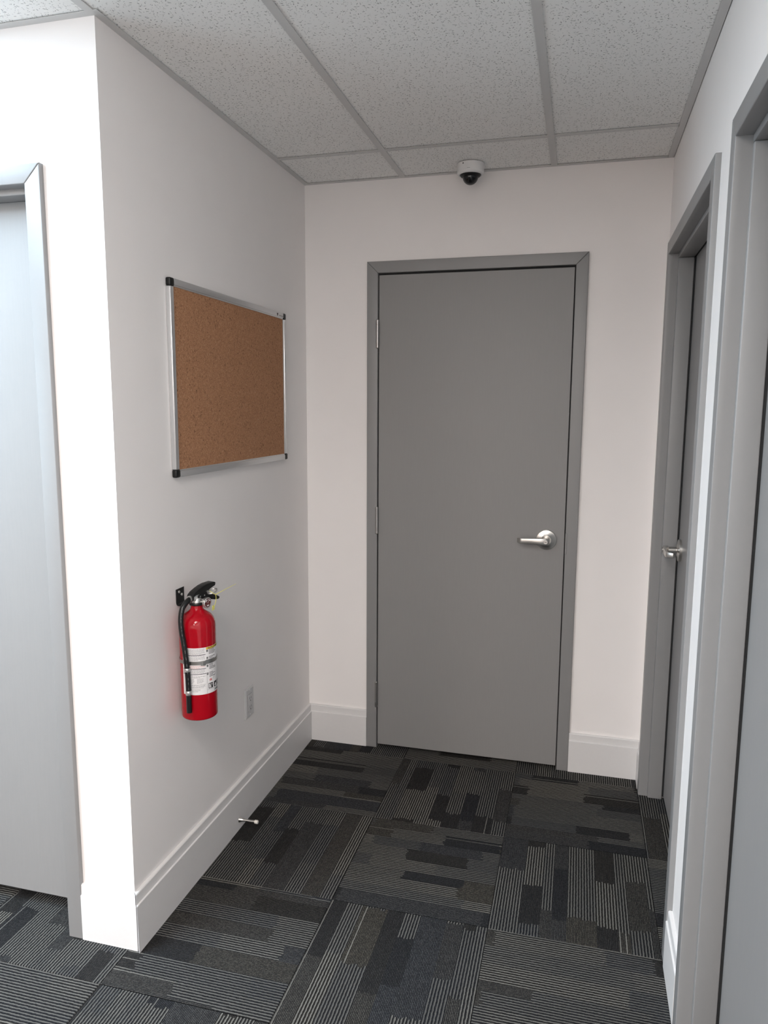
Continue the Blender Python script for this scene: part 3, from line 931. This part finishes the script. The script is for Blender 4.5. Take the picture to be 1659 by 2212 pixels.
# middle panel: steps, flame, pictograms
for k, zt in enumerate((0.2235, 0.2010, 0.1760, 0.1510)):
    patch(ink, -20, -14.5, zt - 0.0068, zt, r1, 2)
    for m_ in range(4):
        patch(ink, -11.5, -11.5 + random.uniform(14, 30), zt - 0.0016 - m_ * 0.0042, zt - m_ * 0.0042, r1, 6)
patch(ink, -20, 60, 0.0964, 0.0970, r1)
for k in range(3):
    a = -15.5 + k * 22.0
    patch(ink, a, a + 17.0, 0.0995, 0.1165, r1, 5)
# flame and jet
for da, dz in ((0, 0), (2.2, 0.0025), (4.0, -0.0005)):
    patch(redi, -11 + da * 1.6, -8.6 + da * 1.6, 0.1235, 0.1290 + dz, r1, 2)
for k in range(8):
    patch(ink, 2 + k * 2.2, 3.4 + k * 2.2, 0.1270 + k * 0.0024, 0.1290 + k * 0.0024, r1, 1)
o_ = obj('printed_text', grey, 'greyink', lab, smooth=False); o_['kind'] = 'stuff'
o_ = obj('printed_rules', ink, 'ink', lab, smooth=False); o_['kind'] = 'stuff'
o_ = obj('printed_notice', pink, 'pinkink', lab, smooth=False)
obj('printed_flame', redi, 'redink', lab, smooth=False)
# white drawings inside the pictograms
wb = NBM(); r2 = ER + 0.00055
for k in range(3):
    a = -15.5 + k * 22.0
    if k == 0:
        patch(wb, a + 2, a + 6.5, 0.1015, 0.1145, r2, 2); patch(wb, a + 8, a + 10, 0.1015, 0.1085, r2, 1); patch(wb, a + 9.5, a + 14, 0.1100, 0.1130, r2, 2)
    elif k == 1:
        patch(wb, a + 4, a + 13, 0.1020, 0.1060, r2, 3); patch(wb, a + 6, a + 11, 0.1060, 0.1110, r2, 2)
    else:
        patch(wb, a + 3, a + 14, 0.1060, 0.1085, r2, 3); patch(wb, a + 7, a + 9.5, 0.1015, 0.1140, r2, 2)
obj('printed_pictogram', wb, 'label', lab, smooth=False)

def wrapped_text(txt, size, a0, z0, r, mat, name, shear=0.0, sx=1.0, bold=0.0):
    cu = D.curves.new('text', 'FONT')
    cu.body = txt; cu.size = size; cu.shear = shear; cu.offset = bold; cu.resolution_u = 3
    to = D.objects.new('text', cu); COL.objects.link(to)
    dg = bpy.context.evaluated_depsgraph_get()
    me = D.meshes.new_from_object(to.evaluated_get(dg))
    D.objects.remove(to); D.curves.remove(cu)
    for v in me.vertices:
        a = math.radians(a0) + v.co.x * sx / r
        z = z0 + v.co.y
        v.co = (r * math.cos(a), r * math.sin(a), z)
    me.name = name
    me.materials.clear(); me.materials.append(M[mat])
    return obj(name, me, None, lab)
wrapped_text('INSTRUCTIONS', 0.0078, -15, LZ1 - 0.0069, r1 + 0.00012, 'ink', 'lettering', 0.15, 0.85, 0.0001)
for k, zt in enumerate((0.2235, 0.2010, 0.1760, 0.1510)):
    wrapped_text(str(k + 1), 0.0070, -19.0, zt - 0.0060, r2, 'label', 'lettering', 0.0, 1.0)
wrapped_text('Kidde', 0.0095, 8.0, 0.0878, r1 + 0.0001, 'ink', 'lettering', 0.25, 1.0, 0.0003)

# tamper seal: yellow loop, flag and long tail
bm = NBM()
tube(bm, catmull([(0.028, 0.028, 0.394), (0.034, 0.036, 0.386), (0.037, 0.043, 0.380), (0.036, 0.047, 0.372), (0.036, 0.046, 0.360), (0.035, 0.042, 0.348), (0.034, 0.038, 0.336)], 5), 0.0011, 8)
tube(bm, [(0.037, 0.043, 0.380), (0.046, 0.080, 0.3905), (0.0555, 0.118, 0.4010)], [0.0012, 0.0009, 0.0006], 8)
sl = obj('tamper_seal', bm, 'seal', fe, angle=50)
bm = NBM(); prism(bm, [(0.030, 0.3470), (0.0375, 0.3480), (0.0410, 0.3340), (0.0290, 0.3315)], 'x', 0.0342, 0.0356, 0.0004, 1)
obj('seal_flag', bm, 'seal', sl)

# ================================================================== EXTINGUISHER BRACKET AND STRAP
br = empty('wall_bracket', (0.0, 1.80, 0.596))
STZ = 0.004
tag(br, 'black metal wall bracket with a steel strap around the extinguisher', 'bracket')
bm = NBM()
yb0, yb1 = -0.006, 0.040
prism(bm, [(0.0005, 0.4000), (0.0022, 0.4010), (0.0022, 0.3590), (0.0035, 0.3550), (0.0070, 0.3520), (0.0230, 0.3505), (0.0230, 0.3485), (0.0060, 0.3495), (0.0020, 0.3530), (0.0005, 0.3590)], 'y', yb0, yb1)
obj('hook_plate', bm, 'black', br, angle=30)
bm = NBM(); box(bm, 0.0005, 0.0110, 0.036, 0.062, 0.150, 0.215, 0.0008, 1)
obj('back_plate', bm, 'black', br)
for yy, zz in ((0.010, 0.3900), (0.025, 0.3790)):
    bm = NBM(); lathe(bm, [(0.0046, 0.0), (0.0042, 0.0020), (0.0022, 0.0030), (0, 0.0031)], 18, Matrix.Translation((0.0022, yy, zz)) @ RY)
    obj('screw', bm, 'valve', br, angle=35)
bm = NBM()
sz0, sz1 = 0.1795, 0.1905
sz0 += STZ; sz1 += STZ
shell(bm, -180, 165, sz0, sz1, ER + 0.0005, ER + 0.0016, 90)
st = obj('strap', bm, 'steel', br, angle=40, loc=(EXT[0], 0, 0))
bm = NBM(); shell(bm, -54, -39, sz0 - 0.0022, sz1 + 0.0006, ER + 0.0014, ER + 0.0046, 6)
obj('buckle', bm, 'steel', st, angle=30)
bm = NBM(); shell(bm, -39, -15, sz0 + 0.0003, sz1 + 0.0022, ER + 0.0014, ER + 0.0026, 8)
obj('strap_tongue', bm, 'steel', st, angle=30)
